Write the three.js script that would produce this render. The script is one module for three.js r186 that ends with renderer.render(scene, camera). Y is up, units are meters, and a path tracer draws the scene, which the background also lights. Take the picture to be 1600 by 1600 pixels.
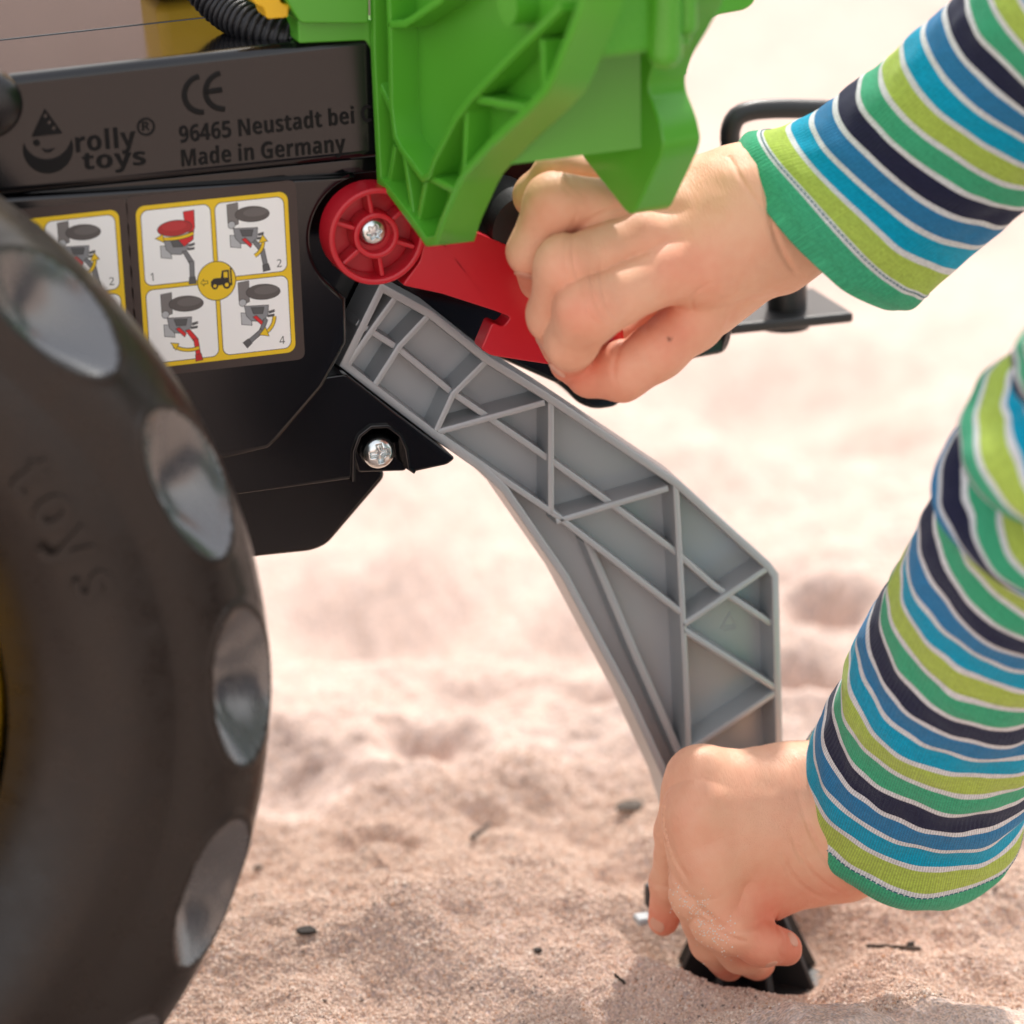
import * as THREE from 'three';
import { FontLoader } from 'three/addons/loaders/FontLoader.js';
import { TextGeometry } from 'three/addons/geometries/TextGeometry.js';
import { MarchingCubes } from 'three/addons/objects/MarchingCubes.js';
import { RoundedBoxGeometry } from 'three/addons/geometries/RoundedBoxGeometry.js';
import { mergeGeometries, mergeVertices } from 'three/addons/utils/BufferGeometryUtils.js';
import { createNoise2D, createNoise3D } from 'simplex-noise';

// ---------------------------------------------------------------- camera, sky, sun, exposure
const scene = new THREE.Scene();
const rad = (d) => d * Math.PI / 180;
const FOV = 16, DIST = 1.138, YAW = rad(17), PITCH = rad(18), ROLL = rad(1.1);
const camera = new THREE.PerspectiveCamera(FOV, 1, 0.05, 200);
camera.position.set(-Math.sin(YAW) * Math.cos(PITCH), Math.sin(PITCH), Math.cos(YAW) * Math.cos(PITCH)).multiplyScalar(DIST);
camera.lookAt(0, 0, 0);
camera.rotateZ(-ROLL);
camera.focus = 1.112;
camera.userData.fStop = 7.4;
camera.updateMatrixWorld(true);
scene.add(camera);

const SUN = new THREE.Vector3(0.26, 0.74, -0.56).normalize();
{
  const W = 512, H = 256, d = new Float32Array(W * H * 4), v = new THREE.Vector3();
  for (let j = 0; j < H; j++) for (let i = 0; i < W; i++) {
    const el = ((j + 0.5) / H - 0.5) * Math.PI, az = ((i + 0.5) / W - 0.5) * 2 * Math.PI;
    v.set(Math.cos(el) * Math.cos(az), Math.sin(el), Math.cos(el) * Math.sin(az));
    const h = Math.max(0, v.y), t = Math.pow(1 - h, 2.2), s = Math.max(0, v.dot(SUN));
    const glow = 0.9 * Math.pow(s, 6) + 2.2 * Math.pow(s, 60);
    const k = (j * W + i) * 4;
    d[k] = 0.80 + 0.52 * t + glow; d[k + 1] = 0.83 + 0.47 * t + glow * 0.95; d[k + 2] = 0.93 + 0.35 * t + glow * 0.85; d[k + 3] = 1;
    if (v.y < -0.01) { d[k] = 0.55; d[k + 1] = 0.47; d[k + 2] = 0.40; }
  }
  const sky = new THREE.DataTexture(d, W, H, THREE.RGBAFormat, THREE.FloatType);
  sky.mapping = THREE.EquirectangularReflectionMapping; sky.magFilter = THREE.LinearFilter; sky.needsUpdate = true;
  scene.background = sky; scene.environment = sky;
  scene.backgroundIntensity = 1.0; scene.environmentIntensity = 1.0;
}
const sun = new THREE.DirectionalLight(new THREE.Color(1, 0.94, 0.87), 3.2);
sun.position.copy(SUN).multiplyScalar(3); sun.castShadow = true;
sun.shadow.mapSize.set(4096, 4096); sun.shadow.radius = 3;
Object.assign(sun.shadow.camera, { left: -0.9, right: 0.9, top: 0.9, bottom: -0.9, near: 0.5, far: 6 });
scene.add(sun, sun.target);
const renderer = new THREE.WebGLRenderer({ antialias: true });
renderer.toneMapping = THREE.LinearToneMapping;
renderer.toneMappingExposure = 1.30;
renderer.shadowMap.enabled = true;

// ---------------------------------------------------------------- helpers
function rng(seed) { let a = seed >>> 0; return () => { a = (a + 0x6D2B79F5) | 0; let t = Math.imul(a ^ (a >>> 15), 1 | a); t = (t + Math.imul(t ^ (t >>> 7), 61 | t)) ^ t; return ((t ^ (t >>> 14)) >>> 0) / 4294967296; }; }
const rand = rng(7), noise2 = createNoise2D(rng(11)), noise3 = createNoise3D(rng(12));
const V2 = (x, y) => new THREE.Vector2(x, y), V3 = (x, y, z) => new THREE.Vector3(x, y, z);
const PXM = 0.000197;                                  // about one photograph pixel, in metres at the toy
const TANF = Math.tan(rad(FOV / 2));
function ray(px, py) { return V3((px / 800 - 1) * TANF, (1 - py / 800) * TANF, -1).transformDirection(camera.matrixWorld); }
function onPlane(px, py, p0, n) { const d = ray(px, py), t = p0.clone().sub(camera.position).dot(n) / d.dot(n); return camera.position.clone().addScaledVector(d, t); }
const ZAX = V3(0, 0, 1), YAX = V3(0, 1, 0);
const P = (px, py, z) => onPlane(px, py, V3(0, 0, z), ZAX);        // a point of the plane z = const (parallel to the toy's side)
const GROUND = -0.1607;
const G = (px, py, y = GROUND) => onPlane(px, py, V3(0, y, 0), YAX);
const M = (list, z) => list.map(([x, y]) => { const p = P(x, y, z); return V2(p.x, p.y); });

function norm(g) {                                       // same attributes everywhere, so that pieces can be merged
  g = g.index ? g.toNonIndexed() : g;
  for (const k of Object.keys(g.attributes)) if (!['position', 'normal', 'uv'].includes(k)) g.deleteAttribute(k);
  if (!g.attributes.normal) g.computeVertexNormals();
  if (!g.attributes.uv) g.setAttribute('uv', new THREE.BufferAttribute(new Float32Array(g.attributes.position.count * 2), 2));
  g.morphAttributes = {}; return g;
}
const merged = (list) => (list.length === 1 ? norm(list[0]) : mergeGeometries(list.map(norm)));
const used = {};
function numbered(name) { const n = used[name] = (used[name] ?? -1) + 1; return n ? `${name}_${String(n).padStart(3, '0')}` : name; }
function thing(name, label, category, at) {
  const o = new THREE.Group(); o.name = numbered(name); o.position.copy(at); o.userData = { label, category }; scene.add(o); o.updateMatrixWorld(true); return o;
}
function part(parent, name, geos, mat, label) {          // geometry is given in world coordinates
  const g = merged(Array.isArray(geos) ? geos : [geos]);
  let root = parent; while (root.parent && root.parent !== scene) root = root.parent;
  const off = root.position; g.translate(-off.x, -off.y, -off.z);
  const m = new THREE.Mesh(g, mat); m.name = name; m.castShadow = m.receiveShadow = true;
  if (label) m.userData.label = label;
  parent.add(m); return m;
}
function fillet(pts, r, n = 4) {
  const out = [], N = pts.length;
  for (let i = 0; i < N; i++) {
    const p = pts[i], a = pts[(i + N - 1) % N], b = pts[(i + 1) % N], da = a.clone().sub(p), db = b.clone().sub(p);
    const q = Math.min(r, da.length() * 0.45, db.length() * 0.45); da.setLength(q); db.setLength(q);
    for (let k = 0; k <= n; k++) { const t = k / n, u = 1 - t; out.push(V2(p.x + da.x * u * u + db.x * t * t, p.y + da.y * u * u + db.y * t * t)); }
  }
  return out;
}
function crease(g, angle, caps) {                              // area-weighted normals, kept apart at sharp edges: large faces stay flat
  g = g.index ? g.toNonIndexed() : g; const p = g.attributes.position, n = p.count, c = Math.cos(angle), fn = [], at = new Map(), keys = new Array(n), a = V3(), b = V3(), d = V3();
  for (let f = 0; f < n / 3; f++) { a.fromBufferAttribute(p, f * 3); b.fromBufferAttribute(p, f * 3 + 1).sub(a); d.fromBufferAttribute(p, f * 3 + 2).sub(a); const w = b.cross(d).clone(), L = w.length(); if (caps && Math.abs(p.getZ(f * 3) - p.getZ(f * 3 + 1)) + Math.abs(p.getZ(f * 3) - p.getZ(f * 3 + 2)) < 1e-8) { const up = caps(p.getZ(f * 3)); w.set(0, 0, up * Math.max(L, 1e-12)); fn.push([w, V3(0, 0, up)]); } else fn.push([w, L > 1e-14 ? w.clone().divideScalar(L) : V3(0, 0, 0)]);
    for (let q = 0; q < 3; q++) { const i = f * 3 + q, k = Math.round(p.getX(i) * 2e6) + '_' + Math.round(p.getY(i) * 2e6) + '_' + Math.round(p.getZ(i) * 2e6); keys[i] = k; let l = at.get(k); if (!l) at.set(k, l = []); l.push(f); } }
  const out = new Float32Array(n * 3); for (let i = 0; i < n; i++) { const me = fn[Math.floor(i / 3)][1]; a.set(0, 0, 0); for (const f of at.get(keys[i])) if (fn[f][1].dot(me) > c) a.add(fn[f][0]); if (a.lengthSq() < 1e-28) a.copy(me.lengthSq() ? me : ZAX); a.normalize(); out.set([a.x, a.y, a.z], i * 3); }
  g.setAttribute('normal', new THREE.BufferAttribute(out, 3)); return g;
}
function ext(pts, z0, z1, bevel = 0.0006, seg = 3, holes = []) {
  const s = new THREE.Shape(pts); for (const h of holes) s.holes.push(new THREE.Path(h));
  const g = new THREE.ExtrudeGeometry(s, { depth: z1 - z0 - 2 * bevel, bevelEnabled: true, bevelThickness: bevel, bevelSize: bevel, bevelOffset: -bevel, bevelSegments: seg, steps: 1 });
  g.translate(0, 0, z0 + bevel);
  { const q = g.attributes.position.array, keep = [];                      // leave out slivers of the flat faces
    for (let i = 0; i < q.length; i += 9) { const flat = Math.abs(q[i + 2] - q[i + 5]) + Math.abs(q[i + 2] - q[i + 8]) < 1e-8, a = (q[i + 3] - q[i]) * (q[i + 7] - q[i + 1]) - (q[i + 4] - q[i + 1]) * (q[i + 6] - q[i]); if (!flat || a * (q[i + 2] > (z0 + z1) / 2 ? 1 : -1) > 2e-11) for (let k = 0; k < 9; k++) keep.push(q[i + k]); }
    g.dispose(); for (const k of Object.keys(g.attributes)) g.deleteAttribute(k); g.clearGroups(); g.setAttribute('position', new THREE.Float32BufferAttribute(keep, 3)); }
  return crease(g, 0.62, (z) => (z > (z0 + z1) / 2 ? 1 : -1));
}
function wall(pts, closed, t, z0, z1, ch = t * 0.3) {    // a thin upright rib along a line
  const N = pts.length, nrm = [];
  for (let i = 0; i < N; i++) {
    const a = closed || i > 0 ? pts[(i + N - 1) % N] : null, b = closed || i < N - 1 ? pts[(i + 1) % N] : null;
    const d1 = a ? pts[i].clone().sub(a).normalize() : null, d2 = b ? b.clone().sub(pts[i]).normalize() : null;
    const n1 = d1 ? V2(-d1.y, d1.x) : V2(-d2.y, d2.x), n2 = d2 ? V2(-d2.y, d2.x) : n1, n = n1.clone().add(n2).normalize();
    nrm.push(n.multiplyScalar(1 / Math.max(0.45, n.dot(n1))));
  }
  const h = t / 2, cs = [[-h * 1.25, z0], [-h, z1 - ch], [-h + ch * 0.3, z1 - ch * 0.3], [-h + ch, z1], [h - ch, z1], [h - ch * 0.3, z1 - ch * 0.3], [h, z1 - ch], [h * 1.25, z0]];
  const pos = [], at = (i, k) => [pts[i].x + nrm[i].x * cs[k][0], pts[i].y + nrm[i].y * cs[k][0], cs[k][1]];
  for (let i = 0; i < (closed ? N : N - 1); i++) for (let k = 0; k < cs.length - 1; k++) {
    const j = (i + 1) % N, a = at(i, k), b = at(j, k), c = at(j, k + 1), d = at(i, k + 1);
    pos.push(...a, ...c, ...b, ...a, ...d, ...c);
  }
  if (!closed) for (const [i, f] of [[0, 0], [N - 1, 1]]) for (let k = 1; k < cs.length - 1; k++) {
    const a = at(i, 0), b = at(i, k), c = at(i, k + 1); pos.push(...(f ? [...a, ...c, ...b] : [...a, ...b, ...c]));
  }
  const g = new THREE.BufferGeometry(); g.setAttribute('position', new THREE.Float32BufferAttribute(pos, 3));
  return crease(g, 0.75);
}
const arc = (cx, cy, r, a0, a1, n = 24) => Array.from({ length: n + 1 }, (_, i) => { const a = rad(a0 + (a1 - a0) * i / n); return V2(cx + r * Math.cos(a), cy + r * Math.sin(a)); });
const circle = (cx, cy, r, n = 48) => arc(cx, cy, r, 0, 360 - 360 / n, n - 1);

// ---------------------------------------------------------------- textures and materials
function dataTex(n, fn, srgb, rx = 1, ry = rx) {
  const d = new Uint8Array(n * n * 4);
  for (let y = 0; y < n; y++) for (let x = 0; x < n; x++) { const c = fn(x, y); const k = (y * n + x) * 4; d[k] = c[0]; d[k + 1] = c[1]; d[k + 2] = c[2]; d[k + 3] = 255; }
  const t = new THREE.DataTexture(d, n, n); t.wrapS = t.wrapT = THREE.RepeatWrapping; t.magFilter = THREE.LinearFilter; t.minFilter = THREE.LinearMipmapLinearFilter; t.generateMipmaps = true;
  if (srgb) t.colorSpace = THREE.SRGBColorSpace; t.repeat.set(rx, ry); t.needsUpdate = true; return t;
}
function tileNoise(n, cells, seed) {                      // tileable value noise
  const r = rng(seed), g = Float32Array.from({ length: cells * cells }, () => r());
  return (x, y) => { const fx = x / n * cells, fy = y / n * cells, x0 = Math.floor(fx), y0 = Math.floor(fy), sx = fx - x0, sy = fy - y0, a = sx * sx * (3 - 2 * sx), b = sy * sy * (3 - 2 * sy); const at = (i, j) => g[((j + cells) % cells) * cells + (i + cells) % cells]; return (at(x0, y0) * (1 - a) + at(x0 + 1, y0) * a) * (1 - b) + (at(x0, y0 + 1) * (1 - a) + at(x0 + 1, y0 + 1) * a) * b; };
}
const lin = (r, g, b) => new THREE.Color().setRGB(r, g, b);
const peelN = tileNoise(256, 24, 3), peelF = tileNoise(256, 110, 4);
const peel = dataTex(256, (x, y) => { const v = 255 * (0.75 * peelN(x, y) + 0.25 * peelF(x, y)); return [v, v, v]; }, false, 14);
const scuffA = tileNoise(256, 16, 5), scuffB = tileNoise(256, 128, 6);
const scuff = (lo, hi, rep) => dataTex(256, (x, y) => { const v = 255 * (lo + (hi - lo) * (0.5 * scuffA(x, y) + 0.5 * scuffB(x, y))); return [v, v, v]; }, false, rep);
const plastic = (c, rough, o = {}) => new THREE.MeshPhysicalMaterial({ color: c, roughness: 1, roughnessMap: scuff(rough * 0.6, rough * 1.55, 9), bumpMap: peel, bumpScale: 0.00003, ior: 1.5, ...o });
const MAT = {
  black: plastic(lin(0.005, 0.005, 0.006), 0.11, { ior: 1.52 }),
  blackDull: plastic(lin(0.012, 0.012, 0.014), 0.4),
  engraved: plastic(lin(0.008, 0.007, 0.007), 0.55, { specularIntensity: 0.4 }),
  blackMetal: plastic(lin(0.018, 0.018, 0.018), 0.35),
  tyre: plastic(lin(0.018, 0.013, 0.010), 0.32, { ior: 1.5, specularIntensity: 0.7 }),
  scallopGlint: plastic(lin(0.05, 0.05, 0.05), 0.22, { ior: 2.1 }),  // tyre plastic, base colour paled to stand in for bright sky reflections
  green: plastic(lin(0.085, 0.36, 0.025), 0.26, { bumpScale: 0.00001 }),
  red: plastic(lin(0.56, 0.012, 0.024), 0.24, { bumpMap: null }),
  yellow: plastic(lin(0.82, 0.46, 0.008), 0.35),
  grey: plastic(lin(0.40, 0.42, 0.43), 0.33, { metalness: 0.25 }),
  greyDark: plastic(lin(0.022, 0.023, 0.025), 0.4),
  zinc: new THREE.MeshPhysicalMaterial({ color: lin(0.72, 0.76, 0.76), metalness: 1, roughness: 0.24, bumpMap: peel, bumpScale: 0.00004 }),
  wood: plastic(lin(0.07, 0.05, 0.038), 0.8),
};

// ---------------------------------------------------------------- sand
const foot = G(1165, 1482);
const pits = [[1290, 985, .016, .018], [1245, 1075, .018, .020], [668, 1195, .016, .010], [600, 1352, .014, .010], [940, 1100, .02, .012], [900, 1000, .03, .010], [480, 1250, .03, .008], [760, 640, .06, .02], [1330, 700, .05, .02], [560, 960, .05, .016], [1450, 1380, .012, .005], [700, 1100, .03, .006], [1100, 620, .08, .02], [930, 1310, .02, .006], [1500, 1560, .02, .004]]
  .map(([x, y, r, d]) => { const p = G(x, y); return [p.x, p.z, r, d]; });
const mounds = [[1260, 1700, .05, .012], [1500, 1610, .04, .014], [1530, 1390, .05, .013], [430, 1500, .045, .010], [680, 1490, .035, .010], [820, 1380, .04, .006], [1010, 1190, .04, .008], [760, 1230, .04, .006], [960, 1590, .03, .004], [700, 1455, .045, .013], [1010, 1300, .03, .008], [500, 1120, .06, .010], [1400, 880, .08, .014]]
  .map(([x, y, r, d]) => { const p = G(x, y); return [p.x, p.z, r, d]; });
function sandHeight(x, z) {
  const calm = 1 - 0.7 * Math.min(1, Math.max(0, (-z - 0.14) / 0.22)); let h = 0.006 * noise2(x * 6, z * 6) + calm * 0.0060 * noise2(x * 15 + 3, z * 15) + calm * 0.0023 * noise2(x * 38, z * 38 + 9) + 0.0008 * noise2(x * 95, z * 95) + 0.00045 * noise2(x * 230, z * 230 + 4);
  const far = Math.min(1, Math.max(0, (-z - 0.1) / 0.6)); h += far * (0.02 * noise2(x * 2.2 + 5, z * 2.2) + 0.005 * noise2(x * 5, z * 5 + 7));
  for (const [a, b, r, d] of pits) { const q = ((x - a) ** 2 + (z - b) ** 2) / (r * r); if (q < 9) h -= 1.5 * d * Math.exp(-q * 1.4) - 0.25 * d * Math.exp(-((Math.sqrt(q) - 1.5) ** 2) * 3); }
  for (const [a, b, r, d] of mounds) { const q = ((x - a) ** 2 + (z - b) ** 2) / (r * r); if (q < 9) h += d * Math.exp(-q); }
  const q = Math.hypot(x - foot.x, (z - foot.z - 0.002) * 1.05);          // the hollow the foot is pushed into
  const hole = 1 / (1 + Math.exp((q - 0.036) / 0.0045));
  h = h * (1 - hole) - 0.0108 * hole + 0.002 * Math.exp(-(((q - 0.045) / 0.011) ** 2));
  const back = Math.min(1, Math.max(0, (-z - 3.4) / 1.5)); h += 2.3 * back * back * (3 - 2 * back);            // unseen sand bank, out of view, placed to reflect brown in the deck
  return GROUND + h;
}
{
  const axis = (lo, hi, step, far, grow) => { const a = []; for (let v = lo; v <= hi; v += step) a.push(v); let s = step, v = lo; const left = []; while (v > -far) { s *= grow; v -= s; left.unshift(v); } s = step; v = a[a.length - 1]; const right = []; while (v < far) { s *= grow; v += s; right.push(v); } return [...left, ...a, ...right]; };
  const xs = axis(-0.16, 0.30, 0.0012, 60, 1.09), zs = axis(-0.30, 0.10, 0.0012, 60, 1.06);
  const pos = new Float32Array(xs.length * zs.length * 3), uv = new Float32Array(xs.length * zs.length * 2), idx = [];
  zs.forEach((z, j) => xs.forEach((x, i) => { const k = j * xs.length + i; pos.set([x, sandHeight(x, z), z], k * 3); uv.set([x / 0.12, z / 0.12], k * 2); }));
  for (let j = 0; j < zs.length - 1; j++) for (let i = 0; i < xs.length - 1; i++) { const a = j * xs.length + i, b = a + 1, c = a + xs.length, d = c + 1; idx.push(a, c, b, b, c, d); }
  const g = new THREE.BufferGeometry(); g.setAttribute('position', new THREE.BufferAttribute(pos, 3)); g.setAttribute('uv', new THREE.BufferAttribute(uv, 2)); g.setIndex(idx); g.computeVertexNormals();
  const nA = tileNoise(512, 12, 21), nB = tileNoise(512, 60, 22), nC = tileNoise(512, 180, 23), nD = tileNoise(512, 256, 24);
  const col = dataTex(512, (x, y) => { const v = 0.86 + 0.10 * nA(x, y) + 0.10 * nB(x, y) + 0.22 * (nC(x, y) - 0.5) + 0.2 * (nD(x, y) - 0.5); const w = (nC(y, x) - 0.5) * 14; return [Math.min(255, 208 * v + w), Math.min(255, 182 * v), Math.min(255, 168 * v - w)]; }, true);
  const bmp = dataTex(512, (x, y) => { const v = 255 * (0.2 * nB(x, y) + 0.4 * nC(x, y) + 0.4 * nD(x, y)); return [v, v, v]; }, false);
  const m = new THREE.Mesh(g, new THREE.MeshStandardMaterial({ map: col, bumpMap: bmp, bumpScale: 0.0006, roughness: 0.95 }));
  m.name = 'sand_ground'; m.receiveShadow = m.castShadow = true; m.userData = { kind: 'structure', label: 'pale pinkish beige sand with dimples and footprints', category: 'sand' };
  scene.add(m);
  // loose coarse grains on the part in focus
  const N = 230000, gr = new THREE.IcosahedronGeometry(1, 0); const r = rng(31);
  { const p = gr.attributes.position.array, seen = {}; for (let i = 0; i < p.length; i += 3) { const k = [p[i], p[i + 1], p[i + 2]].map((v) => v.toFixed(3)).join(); seen[k] ??= 0.78 + 0.4 * r(); for (let q = 0; q < 3; q++) p[i + q] *= seen[k]; } gr.computeVertexNormals(); }
  const im = new THREE.InstancedMesh(gr, new THREE.MeshStandardMaterial({ color: 0xffffff, roughness: 0.8 }), N);
  const mt = new THREE.Matrix4(), q = new THREE.Quaternion(), e = new THREE.Euler(), s = V3(), p = V3(), c = new THREE.Color();
  const tones = [[.60, .46, .37], [.56, .43, .35], [.66, .54, .45], [.52, .39, .31], [.62, .44, .33], [.70, .62, .55], [.50, .30, .19], [.36, .28, .23], [.16, .13, .11]], cum = [.28, .52, .68, .80, .88, .94, .97, .99, 1];
  for (let i = 0; i < N; i++) {
    p.x = -0.13 + 0.36 * r(); p.z = -0.17 + 0.25 * r(); const big = r() < 0.06 ? 1.5 : 1, sz = (0.00022 + 0.00026 * r()) * big; p.y = sandHeight(p.x, p.z) + sz * (0.1 + 0.5 * r());
    q.setFromEuler(e.set(r() * 6.3, r() * 6.3, r() * 6.3)); s.set(sz * (0.8 + 0.5 * r()), sz * (0.8 + 0.5 * r()), sz * (0.8 + 0.5 * r())); im.setMatrixAt(i, mt.compose(p, q, s));
    if (p.z < -0.12 && r() < (-0.12 - p.z) / 0.05) { s.setScalar(1e-6); im.setMatrixAt(i, mt.compose(p, q, s)); } const u = r(), t = tones[cum.findIndex((v) => u <= v)], v = 1.04 + 0.26 * r(); im.setColorAt(i, c.setRGB(Math.min(0.9, t[0] * v * 1.02), t[1] * v, t[2] * v * 0.99));
  }
  im.name = 'sand_grains'; im.castShadow = im.receiveShadow = true; im.userData = { kind: 'stuff', label: 'coarse loose sand grains lying on the sand surface', category: 'sand' };
  scene.add(im);
}

// ---------------------------------------------------------------- the toy tractor
const tractor = thing('toy_tractor', 'black plastic toy tractor with green bracket, red lever, grey stabilizer leg and large wheel', 'toy tractor', V3(-0.1, GROUND, -0.06));
const chassis = part(tractor, 'chassis', [
  ext(M([[-300, 160], [560, 60], [800, 70], [1000, 110], [1062, 250], [1120, 470], [1142, 520], [1132, 551], [1085, 561], [985, 575], [870, 600], [770, 556], [690, 600], [612, 700], [520, 740], [-300, 840]], -0.021), -0.12, -0.021, 0.0015),
], MAT.black);
// upper band with the moulded lettering, its top is the deck
const band = [[-300, 153.5], [640, 47], [640, 244], [-300, 340]];
const bandPart = part(tractor, 'side_band', ext(M(band, 0.010), -0.046, 0.010, 0.0032, 6), MAT.black);
part(tractor, 'deck', ext(M([[-300, 155], [640, 48.5], [640, 150], [-300, 250]], 0.010), -0.20, -0.0466, 0.0008), MAT.black);
part(tractor, 'groove_strip', ext(M([[-300, 334], [640, 238], [640, 264], [-300, 360]], 0.006), -0.02, 0.0058, 0.0008), MAT.black);
// lower side panel with a round bite for the lever hub
const hubC = P(584, 371, 0.012);
{
  const up = M([[-300, 342], [0, 309], [552, 252]], 0.0095), a0 = Math.atan2(up[2].y - hubC.y, up[2].x - hubC.x);
  const bite = arc(hubC.x, hubC.y, 0.0187, a0 * 180 / Math.PI, 226, 20);
  const low = M([[541, 466], [543, 536], [505, 606], [436, 688], [420, 702], [352, 718], [-300, 805]], 0.0095);
  part(tractor, 'side_panel', ext([up[0], up[1], ...bite, ...low], -0.022, 0.0095, 0.0016, 4), MAT.black);
}
const flange = part(tractor, 'flange', [
  ext(fillet(M([[-300, 780], [330, 690], [430, 600], [540, 584], [622, 648], [712, 716], [700, 726], [645, 738], [637, 730], [634, 700], [614, 668], [578, 666], [556, 690], [552, 748], [378, 772], [-300, 855]], 0.004), 0.0012), -0.05, 0.004, 0.0006),
  ext(fillet(M([[545, 690], [650, 690], [634, 736], [560, 738]], -0.003), 0.001), -0.05, -0.003, 0.0005),
  wall(M([[552, 752], [553, 706], [562, 681], [580, 667], [606, 666], [625, 680], [635, 702], [639, 732], [648, 738]], 0.0048), false, 0.0011, 0.001, 0.0052),
], MAT.black);
part(tractor, 'underbody', ext(fillet(M([[-300, 950], [420, 869], [488, 862], [512, 852], [606, 742], [560, 690], [-300, 760]], -0.022), 0.003), -0.11, -0.022, 0.0015), MAT.black);
part(tractor, 'rear_block', [
  ext(fillet(M([[770, 520], [792, 552], [880, 606], [905, 632], [930, 641], [966, 636], [985, 600], [985, 500], [850, 470]], -0.022), 0.0026), -0.07, -0.022, 0.0012),
  ext(fillet(M([[1020, 460], [1020, 566], [1086, 561], [1134, 552], [1144, 528], [1146, 470]], -0.026), 0.0026), -0.08, -0.026, 0.0012),
], MAT.black);
{ // round black cap at the front end of the band, and a dark block under the bracket
  const c = P(-14, 168, 0.02), g = new THREE.LatheGeometry([[0, .0205], [.0055, .0200], [.0085, .0185], [.0098, .016], [.0101, .012], [.0101, .004]].map(([r, z]) => V2(r, z)).reverse(), 40);
  g.rotateX(Math.PI / 2); g.translate(c.x, c.y, 0); part(tractor, 'round_cap', g, MAT.black);
  const b = P(795, 340, 0.0), k = new THREE.CylinderGeometry(0.011, 0.011, 0.03, 32); k.rotateX(Math.PI / 2); k.translate(b.x, b.y, 0.004); part(tractor, 'bearing', k, MAT.blackDull);
}

// lettering on the band
const font = await new FontLoader().loadAsync('fonts/droid/droid_sans_bold.typeface.json');
function lettering(str, x0, yBase, x1, cap, z, mat, parent, name, yBase1) {     // left and right end of the base line in photograph pixels
  const a = P(x0, yBase, z), b = P(x1, yBase1, z), g = new TextGeometry(str, { font, size: 1, depth: 0.4, curveSegments: 5, bevelEnabled: false });
  g.computeBoundingBox(); const bb = g.boundingBox, w = a.distanceTo(b);
  const hh = new TextGeometry('M', { font, size: 1, depth: 0.1 }); hh.computeBoundingBox();
  g.translate(-bb.min.x, 0, 0); g.scale(w / (bb.max.x - bb.min.x), cap * PXM / hh.boundingBox.max.y, 0.0012);
  g.rotateZ(Math.atan2(b.y - a.y, b.x - a.x)); g.translate(a.x, a.y, z - 0.00002);
  return part(parent, name, g, mat);
}
const ZB = 0.0099;
lettering('96465 Neustadt bei Coburg', 281, 223, 664, 25, ZB, MAT.engraved, bandPart, 'address_lettering', 180);
lettering('Made in Germany', 284, 260, 540, 25, ZB, MAT.engraved, bandPart, 'origin_lettering', 236);
lettering('rolly', 119, 238, 213, 29, ZB, MAT.engraved, bandPart, 'maker_lettering', 228);
lettering('toys', 129, 265, 228, 26, ZB, MAT.engraved, bandPart, 'maker_lettering', 257);
lettering('R', 222, 204, 234, 13, ZB, MAT.engraved, bandPart, 'registered_mark', 203);
{
  const k = PXM, W = (pts, c, t) => wall(pts, c, t * k, ZB - 0.0002, ZB + 0.0005, t * k * 0.2), at = (x, y) => P(x, y, ZB);
  let p = at(228, 198); part(bandPart, 'registered_mark', W(circle(p.x, p.y, 12 * k, 32), true, 3), MAT.engraved);
  p = at(316, 147); const e = at(349, 142);
  part(bandPart, 'conformity_mark', [W(arc(p.x, p.y, 27 * k, 98, 272), false, 8), W(arc(e.x, e.y, 27 * k, 98, 272), false, 8), W([V2(e.x - 26 * k, e.y + 0.5 * k), V2(e.x - 2 * k, e.y + 2 * k)], false, 8)], MAT.engraved);
  const h = M([[70, 169], [98, 208], [49, 214]], ZB), dots = [[71, 181], [77, 191], [84, 200]].map(([x, y]) => { const q = at(x, y); return circle(q.x, q.y, 3.2 * k, 12); });
  const o = at(75, 232), i = at(74, 213), moon = [...arc(o.x, o.y, 37 * k, -188, 8, 30), ...arc(i.x, i.y + 2 * k, 36 * k, -14, -166, 24)];
  const eye = at(57, 223), mouth = M([[64, 231], [74, 234], [86, 231], [78, 238], [70, 238]], ZB);
  part(bandPart, 'emblem', [ext(fillet(h, 0.0006), ZB - 0.0002, ZB + 0.0005, 0.0001, 1, dots), ext(moon, ZB - 0.0002, ZB + 0.0005, 0.0001, 1), ext(circle(eye.x, eye.y, 5 * k, 14), ZB - 0.0002, ZB + 0.0005, 0.0001, 1), ext(mouth, ZB - 0.0002, ZB + 0.0005, 0.0001, 1)], MAT.engraved);
}

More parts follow.
